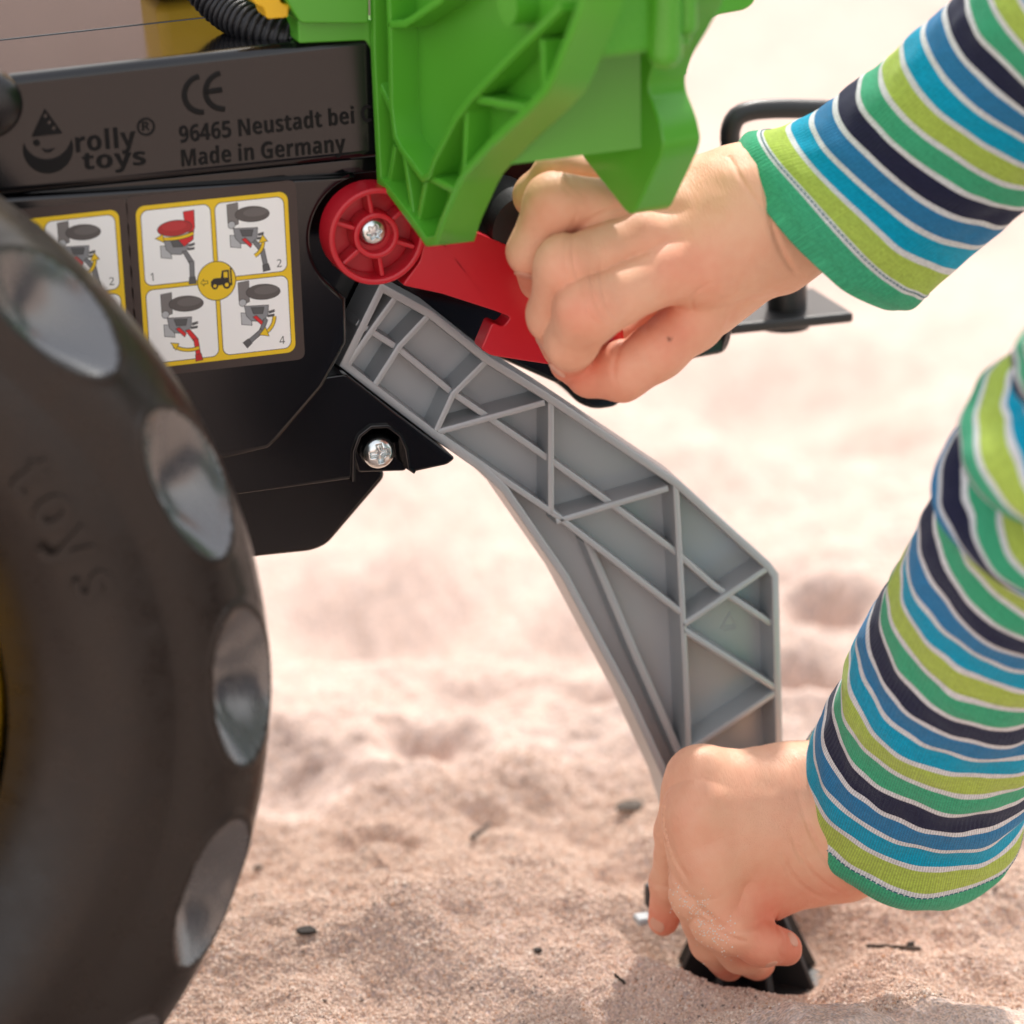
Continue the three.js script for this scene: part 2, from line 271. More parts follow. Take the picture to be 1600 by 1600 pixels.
// instruction stickers (flat print)
function stickerTexture() {
  const W = 1024, H = 1080, cv = document.createElement('canvas'); cv.width = W; cv.height = H; const c = cv.getContext('2d');
  c.fillStyle = '#3d302b'; c.fillRect(0, 0, W, H);
  const rr = (x, y, w, h, r, f, s, lw) => { c.beginPath(); c.roundRect(x, y, w, h, r); if (f) { c.fillStyle = f; c.fill(); } if (s) { c.strokeStyle = s; c.lineWidth = lw; c.stroke(); } };
  rr(52, 60, 920, 972, 56, '#f0c814', '#2a2418', 4);
  const cells = [[82, 90, 418, 446], [526, 90, 418, 446], [82, 562, 418, 440], [526, 562, 418, 440]];
  for (const q of cells) rr(...q, 44, '#fbfbf8', '#3a3630', 4);
  const poly = (pts, f) => { c.beginPath(); pts.forEach(([x, y], i) => (i ? c.lineTo(x, y) : c.moveTo(x, y))); c.closePath(); c.fillStyle = f; c.fill(); c.strokeStyle = '#2e2e2e'; c.lineWidth = 3; c.stroke(); };
  const arrow = (pts, head) => { for (const [s, lw] of [['#3a3010', 24], ['#f0c814', 17]]) { c.strokeStyle = s; c.lineWidth = lw; c.lineCap = 'butt'; c.beginPath(); c.moveTo(...pts[0]); c.quadraticCurveTo(...pts[1], ...pts[2]); c.stroke(); } poly(head, '#f0c814'); };
  function unit(x, y, o) {
    c.save(); c.translate(x, y);
    const d = '#58595b', m = '#8b8d90', l = '#b9bbbd', seat = o.seat ?? '#5b5654', back = o.seat ? '#d8262c' : '#7c7876';
    const leg = () => { c.save(); c.translate(150, 215); c.rotate(o.leg); const f = o.legRed ? '#dd2228' : '#77797c'; poly([[-14, -12], [14, -12], [52, 52], [52, 62], [24, 62]], f); poly([[26, 52], [54, 52], [54, 150], [26, 150]], f); poly([[22, 146], [58, 146], [62, 186], [18, 186]], o.legRed ? '#c41c22' : d); c.restore(); };
    const bodyBlock = () => { poly([[8, 158], [70, 166], [70, 240], [8, 228]], l); poly([[30, 120], [178, 128], [172, 190], [130, 222], [70, 214], [40, 180]], m); poly([[70, 132], [150, 138], [140, 176], [84, 172]], d); poly([[178, 166], [212, 160], [212, 172], [180, 180]], d); poly([[172, 188], [210, 186], [208, 198], [170, 200]], d); };
    if (!o.legFirst) leg(); bodyBlock(); if (o.legFirst) leg();
    if (o.lever) poly([[78, 190], [100, 182], [140, 226], [128, 244]], '#dd2228');
    poly(o.flip ? [[156, -30], [222, -34], [220, 70], [200, 110], [164, 76]] : [[0, -24], [66, -30], [64, 96], [20, 110], [0, 84]], back);
    if (o.flip) poly([[108, 122], [214, 86], [206, 140], [150, 176]], '#d8262c');
    c.beginPath(); c.ellipse(o.flip ? 100 : 150, o.flip ? 62 : 46, 104, 46, o.flip ? -0.03 : 0.06, 0, 7); c.fillStyle = o.flip ? '#b4282a' : seat; c.fill(); c.strokeStyle = '#2b2b2b'; c.lineWidth = 3; c.stroke();
    c.beginPath(); c.ellipse(o.flip ? 96 : 170, o.flip ? 50 : 36, 74, 26, 0, 0, 7); c.fillStyle = o.flip ? '#c03234' : '#6b6664'; c.fill();
    if (!o.flip) { c.beginPath(); c.arc(22, 98, 22, 0, 7); c.fillStyle = l; c.fill(); c.stroke(); }
    c.restore();
  }
  unit(180, 150, { leg: 0.02, seat: '#b4282a', flip: true, legFirst: true }); arrow([[390, 252], [300, 284], [190, 266]], [[208, 240], [160, 262], [210, 290]]);
  unit(600, 130, { leg: -0.16, lever: true }); arrow([[752, 426], [806, 396], [806, 344]], [[778, 352], [806, 304], [834, 346]]);
  unit(170, 620, { leg: -0.1, legRed: true, lever: true, legFirst: true }); arrow([[382, 938], [300, 960], [230, 912]], [[262, 900], [212, 890], [240, 938]]);
  unit(640, 600, { leg: 0.95, lever: true }); arrow([[850, 800], [846, 860], [796, 890]], [[792, 860], [752, 902], [812, 916]]);
  c.fillStyle = '#2c2c2c'; c.font = '64px sans-serif'; c.fillText('1', 112, 508); c.fillText('2', 880, 508); c.fillText('3', 104, 982); c.fillText('4', 872, 972);
  c.beginPath(); c.arc(512, 550, 116, 0, 7); c.fillStyle = '#f0c814'; c.fill(); c.strokeStyle = '#2a2418'; c.lineWidth = 4; c.stroke();
  c.fillStyle = '#23211f'; poly([[478, 552], [496, 536], [540, 536], [548, 494], [588, 492], [588, 574], [478, 580]], '#23211f'); c.fillStyle = '#f0c814'; c.fillRect(556, 502, 24, 34);
  for (const [x, r] of [[500, 20], [572, 24]]) { c.beginPath(); c.arc(x, 580, r, 0, 7); c.fillStyle = '#23211f'; c.fill(); c.beginPath(); c.arc(x, 580, r * 0.5, 0, 7); c.fillStyle = '#f0c814'; c.fill(); }
  c.fillStyle = '#23211f'; c.fillRect(596, 480, 9, 106);
  c.strokeStyle = '#2a2418'; c.lineWidth = 3; c.beginPath(); [[416, 552], [434, 532], [434, 544], [458, 544], [458, 560], [434, 560], [434, 572]].forEach(([x, y], i) => (i ? c.lineTo(x, y) : c.moveTo(x, y))); c.closePath(); c.stroke();
  const t = new THREE.CanvasTexture(cv); t.colorSpace = THREE.SRGBColorSpace; t.magFilter = THREE.LinearFilter; return t;
}
{
  const tex = stickerTexture(), mat = new THREE.MeshPhysicalMaterial({ map: tex, roughness: 0.38, bumpMap: peel, bumpScale: 0.00001 });
  for (const [tl, tr, bl] of [[[196, 308], [462, 281], [207, 592]], [[-72, 338], [198, 309], [-60, 622]]]) {
    const z = 0.0097, a = P(...tl, z), b = P(...tr, z), d = P(...bl, z), w = a.distanceTo(b), h = a.distanceTo(d);
    const s = fillet([V2(0, -h), V2(w, -h), V2(w, 0), V2(0, 0)], 0.0025, 5), g = new THREE.ExtrudeGeometry(new THREE.Shape(s), { depth: 0.00025, bevelEnabled: false });
    const p = g.attributes.position, uv = g.attributes.uv; for (let i = 0; i < p.count; i++) uv.setXY(i, p.getX(i) / w, 1 + p.getY(i) / h);
    g.rotateZ(Math.atan2(b.y - a.y, b.x - a.x)); g.translate(a.x, a.y, 0.0094);
    part(tractor, 'instruction_sticker', g, mat);
  }
}

// screws
function screw(c, r, star) {                            // a pan head with its recess
  const NR = 44, NA = 120, pos = [], idx = [], step = (e, w) => 1 / (1 + Math.exp(e / w));
  for (let i = 0; i <= NR; i++) for (let a = 0; a <= NA; a++) {
    const q = i < 40 ? i / 40 : 1 + (i - 40) * 0.004, th = a / NA * 2 * Math.PI, x = q * Math.cos(th), y = q * Math.sin(th); let z = i <= 40 ? 0.52 * Math.sqrt(Math.max(0, 1 - Math.pow(q, 2.6))) : -0.1 * (i - 40);
    const ins = star ? step(q - (0.40 + 0.09 * Math.cos(6 * th)), 0.022) : Math.max(step(Math.max(Math.abs(x) - 0.55, Math.abs(y) - 0.13 - 0.06 * Math.max(0, 0.3 - Math.abs(x))), 0.022), step(Math.max(Math.abs(y) - 0.55, Math.abs(x) - 0.13 - 0.06 * Math.max(0, 0.3 - Math.abs(y))), 0.022), step(q - 0.26, 0.03));
    z -= ins * (star ? 0.30 : 0.34); pos.push(x * r, y * r, z * r);
  }
  for (let i = 0; i < NR; i++) for (let a = 0; a < NA; a++) { const p = i * (NA + 1) + a, n = p + NA + 1; idx.push(p, n, p + 1, p + 1, n, n + 1); }
  const g = new THREE.BufferGeometry(); g.setAttribute('position', new THREE.Float32BufferAttribute(pos, 3)); g.setIndex(idx); g.rotateZ(star ? 0.2 : 0.12); g.computeVertexNormals(); g.translate(c.x, c.y, c.z); return g;
}
{ const c = P(591, 706, 0.001); c.z = 0.001; part(flange, 'screw', screw(c, 0.0052, false), MAT.zinc); }

// red lever with its spoked hub
{
  const z0 = 0.0095, z1 = 0.0205, c = P(590, 370, z1), k = PXM, pol = (r, a) => V2(c.x + r * k * Math.cos(rad(a)), c.y + r * k * Math.sin(rad(a)));
  const body = [[645, 322], [795, 384], [905, 404], [985, 480], [968, 555], [900, 572], [859, 570], [768, 556], [751, 546], [769, 504], [786, 511], [798, 496], [774, 486], [690, 459], [628, 446], [656, 408], [664, 372], [658, 340]];
  const lever = part(tractor, 'lever', [ext(fillet(M(body, 0.0195), 0.0012), z0 + 0.002, 0.0195, 0.0005, 3)], MAT.red);
  part(lever, 'hub', [ext(circle(c.x, c.y, 66 * k), z0, z0 + 0.0025, 0.0005), wall(circle(c.x, c.y, 70 * k, 72), true, 9.5 * k, z0, z1, 3 * k), wall(circle(c.x, c.y, 31 * k, 40), true, 9 * k, z0 + 0.003, z1 - 0.001, 3 * k), ext(circle(c.x, c.y, 30 * k), z0, z1 - 0.0044, 0.0003)], MAT.red);
  for (let i = 0; i < 6; i++) { const a = 90 + 8 + i * 60; part(lever, 'spoke', wall([pol(33, a), pol(64, a)], false, 7.5 * k, z0 + 0.003, z1 - 0.002, 2.4 * k), MAT.red); }
  part(lever, 'screw', screw(V3(c.x - 0.0006, c.y + 0.001, z1 - 0.0036), 0.0044, true), MAT.zinc);
  const a = P(925, 330, 0.034), b = P(950, 531, 0.047), d = b.clone().sub(a), g = new THREE.CapsuleGeometry(24 * k, d.length(), 8, 32); g.applyQuaternion(new THREE.Quaternion().setFromUnitVectors(YAX, d.clone().normalize())); g.translate((a.x + b.x) / 2, (a.y + b.y) / 2, (a.z + b.z) / 2);
  part(lever, 'grip', g, MAT.red);
}

// grey stabilizer leg with its ribs, and the foot in the sand
{
  const zf = -0.003, zb = -0.018, zw = -0.0142, t = 0.0022, L = (l) => M(l, zf);
  const outline = [[597, 450], [672, 491], [762, 563], [850, 617], [1058, 756], [1200, 884], [1212, 900], [1218, 1160], [1222, 1420], [1108, 1420], [1045, 1222], [985, 1092], [884, 902], [790, 766], [753, 731], [680, 680], [585, 607], [538, 570]];
  const leg = part(tractor, 'stabilizer_leg', [ext(L(outline), zb, zw, 0.0003, 1)], MAT.grey);
  part(leg, 'rim', wall(L(outline), true, t * 1.25, zb - 0.001, zf), MAT.grey);
  const ribs = [[[560, 506], [622, 545], [709, 616], [775, 661], [858, 718], [950, 784], [1055, 862], [1120, 919], [1208, 977]], [[621, 463], [589, 507], [545, 570]], [[673, 491], [626, 541], [585, 605]], [[763, 563], [709, 617], [680, 680]], [[682, 677], [852, 630]], [[862, 628], [862, 804]], [[870, 816], [1045, 764]], [[1057, 756], [1068, 958], [1077, 1160], [1090, 1415]], [[1068, 978], [1202, 888]], [[1070, 986], [1212, 1076]], [[1080, 1172], [1213, 1084]], [[1084, 1290], [1218, 1200]], [[683, 678], [765, 735], [870, 806], [1065, 958]]];
  for (const r of ribs) part(leg, 'rib', wall(L(r), false, t, zw - 0.001, zf - (r.length > 5 ? 0.0016 : 0.0004)), MAT.grey);
  part(leg, 'rib', wall(L([[924, 850], [1000, 1030], [1076, 1200]]), false, t * 1.3, zw - 0.001, zf - 0.004), MAT.grey);
  { const q = P(1140, 972, zw), k = PXM, tri = circle(q.x, q.y, 15 * k, 3).map((v) => v.rotateAround(V2(q.x, q.y), Math.PI / 2)); part(leg, 'recycling_mark', [wall(tri, true, 3.2 * k, zw - 0.0002, zw + 0.0004), wall(M([[1132, 985], [1150, 982]], zw), false, 3 * k, zw - 0.0002, zw + 0.0004)], MAT.grey); }
  const y0 = GROUND - 0.0155, cx = foot.x, cz = foot.z, f = (x, y, z) => V3(cx + x, y0 + y, cz + z);
  const pad = new RoundedBoxGeometry(0.050, 0.006, 0.044, 3, 0.0015); pad.translate(cx, y0 + 0.003, cz);
  const footPart = part(tractor, 'leg_foot', [pad], MAT.greyDark);
  const gus = (pts, th, dir) => { const s = ext(pts.map(([x, y]) => V2(x, y)), -th / 2, th / 2, 0.0003, 1); if (dir) s.rotateY(dir); const p = f(0, 0, 0); s.translate(p.x, p.y, p.z); return s; };
  for (const [d, o] of [[0, 0.0], [Math.PI / 2, 0.0], [0.8, 0], [-0.8, 0]]) part(footPart, 'gusset', gus([[-0.0255, 0.005], [0.0255, 0.005], [0.0115, 0.036], [-0.0115, 0.036]], 0.0022, d), MAT.greyDark);
  const tab = new RoundedBoxGeometry(0.011, 0.0026, 0.006, 2, 0.001); { const p = P(1017, 1434, 0.0); tab.translate(p.x, p.y, 0); } const tab2 = new RoundedBoxGeometry(0.006, 0.008, 0.004, 2, 0.001); { const p = P(1022, 1398, -0.008); tab2.translate(p.x, p.y, -0.008); }
  part(footPart, 'foot_tab', [tab], MAT.grey); part(footPart, 'foot_tab', [tab2], MAT.greyDark);
}

// green bracket: two ribbed cheeks turned outwards, a web between them, slab and arm
{
  const A = rad(78), U = V3(Math.cos(A), 0, Math.sin(A)), W = V3(Math.sin(A), 0, -Math.cos(A)), N = W.clone().negate(), O = P(585, 200, 0.014);
  const basis = new THREE.Matrix4().makeBasis(U, YAX, N).setPosition(O);
  const wPlane = (w) => O.clone().addScaledVector(W, w);
  const B2 = (list, w) => list.map(([x, y]) => { const d = onPlane(x, y, wPlane(w), N).sub(O); return V2(d.dot(U), d.y); });
  const put = (g) => g.applyMatrix4(basis);
  const t = 0.0125, tk = 0.0024;
  const outA = [[578, -150], [581, 78], [591, 282], [600, 290], [645, 350], [665, 378], [680, 376], [690, 345], [715, 288], [725, 270], [765, 225], [822, 172], [852, 140], [866, 110], [885, 62], [905, 10], [930, -150]];
  const a = B2(outA, 0);
  const br = part(tractor, 'bracket', [put(ext(a, -t, -t + 0.0035, 0.0006, 2))], MAT.green);
  part(br, 'cheek_rim', put(wall(a, true, tk * 1.2, -t + 0.0004, 0, 0.0007)), MAT.green);
  const ribs = [[[606, -60], [610, 38], [611, 75], [612, 163], [618, 213], [628, 233], [662, 279], [672, 274], [680, 250], [715, 182], [740, 150], [815, 73], [850, 40], [880, 10]], [[627, 240], [642, 344]], [[662, 282], [648, 350]], [[668, 279], [708, 300]], [[725, 165], [721, 268]], [[742, 156], [822, 172]], [[842, 62], [846, 142]], [[613, 228], [603, 286]], [[608, 38], [635, 37], [690, 0], [740, -60]], [[583, 118], [608, 175]]];
  for (const r of ribs) part(br, 'rib', put(wall(B2(r, 0.001), false, tk, -t + 0.002, -0.0004 - (r.length === 2 ? 0.0012 : 0), 0.0006)), MAT.green);
  { const q = B2([[792, 8]], 0.002)[0], g = new THREE.CylinderGeometry(0.0055, 0.0062, 0.010, 32); g.rotateX(Math.PI / 2); g.translate(q.x, q.y, -0.007); part(br, 'boss', put(g), MAT.green); }
  // second cheek
  const wB = 0.044, outB = [[880, -150], [884, 206], [910, 246], [976, 330], [985, 336], [992, 330], [1015, 282], [1032, 245], [1037, 225], [1030, 190], [1014, 150], [1012, 130], [1020, 100], [1050, 50], [1075, 0], [1090, -150]];
  part(br, 'cheek', put(ext(fillet(B2(outB, wB), 0.0045, 6), -wB - 0.0125, -wB, 0.0008, 3)), MAT.green);
  // web between the cheeks
  { const p = onPlane(797, 257, wPlane(t * 0.9), N), q = onPlane(1004, 231, wPlane(wB + 0.0004), N), back = q.clone().sub(p).cross(YAX).normalize().multiplyScalar(-0.004), top = V3(0, 0.09, 0), c = [p, q, q.clone().add(top), p.clone().add(top)], d = c.map((v) => v.clone().add(back)), f = (a, b2, c2, d2) => [a, b2, c2, a, c2, d2];
    const g = new THREE.BufferGeometry().setFromPoints([...f(...c), ...f(d[1], d[0], d[3], d[2]), ...f(d[0], d[1], c[1], c[0]), ...f(c[3], c[2], d[2], d[3]), ...f(d[0], c[0], c[3], d[3]), ...f(c[1], d[1], d[2], c[2])]); g.computeVertexNormals(); part(br, 'web', g, MAT.green); }
  const ub = B2([[1030, 70]], wB)[0], blk = new RoundedBoxGeometry(0.05, 0.06, wB - t - 0.0012, 3, 0.0025); blk.translate(ub.x - 0.006, ub.y + 0.032, -(t + wB) / 2 - 0.0002); part(br, 'crossbar', put(blk), MAT.green);
  for (const [x, y, rr] of [[960, 84, 0.005], [1000, 50, 0.003]]) { const q = onPlane(x, y, wPlane(0.034), N).sub(O), g = new THREE.CapsuleGeometry(rr, 0.06, 6, 20); g.translate(ub.x + 0.019, q.y + 0.03 + rr, -q.dot(W) ? (x > 980 ? -0.041 : -0.034) : 0); part(br, 'ridge', put(g), MAT.green); }
  // arm reaching to the right and slab reaching to the left
  const armPts = M([[1040, -120], [1062, 60], [1068, 122], [1082, 80], [1104, 32], [1120, 24], [1165, 16], [1180, 4], [1190, -120]], -0.05);
  part(br, 'arm', ext(fillet(armPts, 0.0018), -0.07, -0.05, 0.0008), MAT.green);
  part(br, 'slab', [ext(fillet(M([[440, -60], [447, 0], [470, 37], [577, 37], [577, -60]], 0.016), 0.0012), -0.03, 0.016, 0.0006), ext(fillet(M([[466, 30], [466, 68], [572, 63], [590, 92], [590, 30]], 0.012), 0.0010), -0.03, 0.012, 0.0005)], MAT.green);
  const clip = M([[392, -40], [398, 6], [412, 12], [418, 30], [450, 27], [452, 8], [438, 4], [440, -40]], 0.012);
  part(tractor, 'yellow_clip', ext(fillet(clip, 0.0007), 0.0, 0.012, 0.0003), MAT.yellow);
  // yellow pillar on the deck, out of view, placed for its reflection, and a ribbed black hose
  const pa = P(300, 88, 0.01), pil = new RoundedBoxGeometry(0.040, 0.12, 0.03, 4, 0.004); pil.translate(P(330, 0, -0.09).x, pa.y + 0.0605, -0.094); part(tractor, 'unseen_yellow_pillar', pil, MAT.yellow);
  const h0 = [[300, -40, -0.03], [345, 10, -0.02], [400, 42, -0.008], [455, 62, -0.002], [520, 80, -0.005]].map(([x, y, z]) => P(x, y, z)), crv = new THREE.CatmullRomCurve3(h0), hose = [new THREE.TubeGeometry(crv, 60, 0.0052, 14)];
  for (let i = 0; i < 26; i++) { const p = crv.getPointAt((i + 0.5) / 26), r = new THREE.TorusGeometry(0.0052, 0.0009, 6, 16); r.applyQuaternion(new THREE.Quaternion().setFromUnitVectors(ZAX, crv.getTangentAt((i + 0.5) / 26))); r.translate(p.x, p.y, p.z); hose.push(r); }
  part(tractor, 'ribbed_hose', hose, MAT.blackDull);
}

// tow hitch behind
{
  const z = -0.045, pl = [[1120, 520], [1150, 517], [1205, 522], [1330, 497], [1342, 484]].map(([x, y]) => P(x, y, z)), y = P(1230, 505, z).y;
  const xl = P(1090, 505, z).x, xr = P(1338, 490, z).x, g = new RoundedBoxGeometry(xr - xl, 0.0035, 0.036, 3, 0.0012); g.translate((xl + xr) / 2, y - 0.001, z - 0.020);
  const plate = part(tractor, 'hitch_plate', g, MAT.blackMetal);
  const p = P(1233, 480, z - 0.014), g2 = new THREE.CylinderGeometry(0.0066, 0.0066, 0.026, 32); g2.translate(p.x, y + 0.0125, z - 0.016);
  const g3 = new THREE.CylinderGeometry(0.0085, 0.0085, 0.003, 32); g3.translate(p.x - 0.001, y - 0.0042, z - 0.016);
  part(plate, 'hitch_post', g2, MAT.blackMetal); part(plate, 'hitch_nut', g3, MAT.blackMetal);
  const zz = z - 0.014, loop = new THREE.CatmullRomCurve3([[1150, 330], [1143, 240], [1141, 205], [1150, 184], [1170, 174], [1250, 170], [1310, 178], [1325, 205], [1328, 300], [1328, 380]].map(([x, y2]) => P(x, y2, zz)));
  part(tractor, 'hitch_pin_handle', new THREE.TubeGeometry(loop, 60, 0.0033, 16), MAT.blackMetal);
}

// rear wheel
{
  const C = V3(-0.271, 0.0005, 0.085), R = 0.168, hw = 0.045, k = (x, y, z = 0.118) => { const p = P(x, y, z); return [Math.hypot(p.x - C.x, p.y - C.y), Math.atan2(p.y - C.y, p.x - C.x)]; };
  const rimR = k(14, 1160, 0.112)[0];
  const prof = []; // (r, z): from the inner bead round the tread to the outer bead
  for (let i = 0; i <= 120; i++) { const ph = -Math.PI / 2 + Math.PI * i / 120, q = Math.sign(Math.sin(ph)) * Math.pow(Math.abs(Math.sin(ph)), 0.62) * hw; prof.push([R - 0.032 + 0.032 * Math.pow(Math.max(0, Math.cos(ph)), 0.62), q]); }
  const side = []; for (let i = 1; i <= 30; i++) { const r = R - 0.032 + (rimR - (R - 0.032)) * i / 30; side.push([r, hw - 0.020 * Math.pow(i / 30, 3.2) + 0.0025 * Math.sin(Math.PI * i / 30)]); }
  const inner = side.map(([r, z]) => [r, -z]).reverse(), all = [...inner, ...prof, ...side];
  const dents = [[85, 510], [285, 742], [368, 1082], [330, 1415]].map(([x, y]) => k(x, y)); const step = 2 * Math.PI / Math.round(2 * Math.PI / ((dents[0][1] - dents[3][1]) / 3)), base = dents[1][1] - 0.0;
  const NA = 1300, pos = [], idx = [], uv = [], sc = [];
  for (let a = 0; a <= NA; a++) { const th = a / NA * 2 * Math.PI; all.forEach(([r, z], i) => {
    let rr = r, zz = z; const q = (th - base) / step, f = q - Math.round(q), lug = Math.round(q);
    const dr = (r - (R - 0.0122)) / 0.0098, e = dr * dr + (f / 0.375) ** 2;                 // smooth oval scallops along the shoulder
    if (z > 0.004 && e < 1.25) { const bowl = e < 1 ? Math.pow(1 - e, 1.15) : 0, lip = Math.exp(-(((Math.sqrt(e) - 1.03) / 0.07) ** 2)); rr -= 0.0080 * bowl - 0.0003 * lip; zz -= 0.0070 * bowl - 0.0003 * lip; }
    sc.push(z > 0.004 && e < 1 ? lug + 100 : 0);
    pos.push(C.x + rr * Math.cos(th), C.y + rr * Math.sin(th), C.z + zz); uv.push(th * 0.168, i * 0.002); }); }
  const bowls = {}, n = all.length; for (let a = 0; a < NA; a++) for (let i = 0; i < n - 1; i++) { const A = a * n + i, B = A + n, k2 = sc[A] && sc[A] === sc[B] && sc[A] === sc[A + 1] && sc[A] === sc[B + 1] ? sc[A] : 0; (k2 ? (bowls[k2] ??= []) : idx).push(A, B, A + 1, A + 1, B, B + 1); }
  const g = new THREE.BufferGeometry(); g.setAttribute('position', new THREE.Float32BufferAttribute(pos, 3)); g.setAttribute('uv', new THREE.Float32BufferAttribute(uv, 2)); g.setIndex([...idx, ...Object.values(bowls).flat()]); g.computeVertexNormals(); const sub = (list) => { const h = new THREE.BufferGeometry(); for (const k2 of ['position', 'normal', 'uv']) h.setAttribute(k2, g.attributes[k2]); h.setIndex(list); return h.toNonIndexed(); };
  const wheel = part(tractor, 'wheel', sub(idx), MAT.tyre);
  for (const list of Object.values(bowls)) part(wheel, 'tread_scallop', sub(list), MAT.scallopGlint);
  const lp = [[0.0, 0.02], [0.03, 0.022], [0.034, 0.012], [rimR - 0.02, 0.000], [rimR - 0.010, 0.004], [rimR - 0.004, 0.012], [rimR + 0.001, 0.016], [rimR + 0.001, -0.022]].map(([r, z]) => V2(r, z)).reverse();
  const rim = new THREE.LatheGeometry(lp, 96); rim.rotateX(Math.PI / 2); rim.translate(C.x, C.y, C.z); part(wheel, 'rim', rim, MAT.yellow);
  // raised lettering round the sidewall
  const word = 'rolly toys', rad0 = k(70, 760)[0] - 0.002, a0 = k(150, 880)[1], geos = [];
  [...word].forEach((ch, i) => { if (ch === ' ') return; const a = a0 + (word.length - 1 - i) * 0.098, q = new TextGeometry(ch, { font, size: 0.013, depth: 0.0018, curveSegments: 4 }); q.computeBoundingBox(); q.translate(-(q.boundingBox.max.x) / 2, -0.005, 0); q.rotateZ(a - Math.PI / 2); q.translate(C.x + rad0 * Math.cos(a), C.y + rad0 * Math.sin(a), C.z + (() => { const u = Math.max(0, (R - 0.032 - rad0) / (R - 0.032 - rimR)); return hw - 0.020 * Math.pow(u, 3.2) + 0.0025 * Math.sin(Math.PI * u) - 0.0006; })()); geos.push(q); });
  part(wheel, 'raised_lettering', geos, MAT.tyre);
}
// ---------------------------------------------------------------- the child's two arms
const smin = (a, b, k) => { const h = Math.max(0, k - Math.abs(a - b)) / k; return Math.min(a, b) - h * h * k * 0.25; };
function capsules(list) {                                 // [[a, ra, b, rb], ...] -> distance functions of tapered capsules
  return list.map(([a, ra, b, rb]) => { const dx = b.x - a.x, dy = b.y - a.y, dz = b.z - a.z, L = dx * dx + dy * dy + dz * dz; return (x, y, z) => { const px = x - a.x, py = y - a.y, pz = z - a.z; let h = (px * dx + py * dy + pz * dz) / L; h = h < 0 ? 0 : h > 1 ? 1 : h; const ex = px - h * dx, ey = py - h * dy, ez = pz - h * dz; return Math.sqrt(ex * ex + ey * ey + ez * ez) - (ra + (rb - ra) * h); }; });
}
const J = (q) => P(q[0], q[1], q[2]), RR = (px) => px * 0.000188;
const chain = (pts) => pts.slice(0, -1).map((p, i) => [J(p), RR(p[3]), J(pts[i + 1]), RR(pts[i + 1][3])]);
function handField(h) {
  const fr = h.fr ?? 1; const palm = capsules(h.palm.flatMap(chain)), arm = capsules(chain(h.arm)), fingers = h.fingers.map((f) => capsules(chain(f))), thumb = capsules(chain(h.thumb));
  const fold = (list, k, x, y, z) => { let d = list[0](x, y, z); for (let i = 1; i < list.length; i++) d = smin(d, list[i](x, y, z), k); return d; };
  const grooves = h.grooves.map(([x0, y0, x1, y1, zz, depth, w]) => { const a = P(x0, y0, zz), b = P(x1, y1, zz), n = camera.position.clone().sub(a).normalize(), u = b.clone().sub(a), L = u.length(); u.divideScalar(L); const v = n.clone().cross(u).normalize(); return { a, u, v, n, L, depth, w }; });
  const bumps = h.bumps.map(([x, y, zz, r, d]) => ({ c: P(x, y, zz), r: r * PXM, d }));
  return (x, y, z) => {
    let p = smin(fold(palm, 0.012, x, y, z), fold(arm, 0.006, x, y, z), 0.012);
    let f = fold(fingers[0], 0.003, x, y, z); for (let i = 1; i < fingers.length; i++) f = smin(f, fold(fingers[i], 0.003, x, y, z), 0.0005);
    const t = fold(thumb, 0.003, x, y, z);
    let d = smin(smin(p, f, 0.0072), smin(p, t, 0.006), 0.0009);
    if (d < 0.004 && d > -0.004) {
      for (const g of grooves) { const ax = x - g.a.x, ay = y - g.a.y, az = z - g.a.z, s = ax * g.u.x + ay * g.u.y + az * g.u.z, q = ax * g.v.x + ay * g.v.y + az * g.v.z, o = ax * g.n.x + ay * g.n.y + az * g.n.z; if (o < -0.02) continue; const bow = q - 0.28 * (s - g.L / 2) * (s - g.L / 2) / g.L, e = s < 0 ? s / 0.004 : s > g.L ? (s - g.L) / 0.004 : 0; d += g.depth * Math.exp(-(bow * bow) / (g.w * g.w) - e * e); }
      for (const b of bumps) { const q = ((x - b.c.x) ** 2 + (y - b.c.y) ** 2 + (z - b.c.z) ** 2) / (b.r * b.r); if (q < 6) d -= b.d * Math.exp(-q); }
      d += 0.00022 * noise3(x * 90, y * 90, z * 90);
    }
    return d;
  };
}
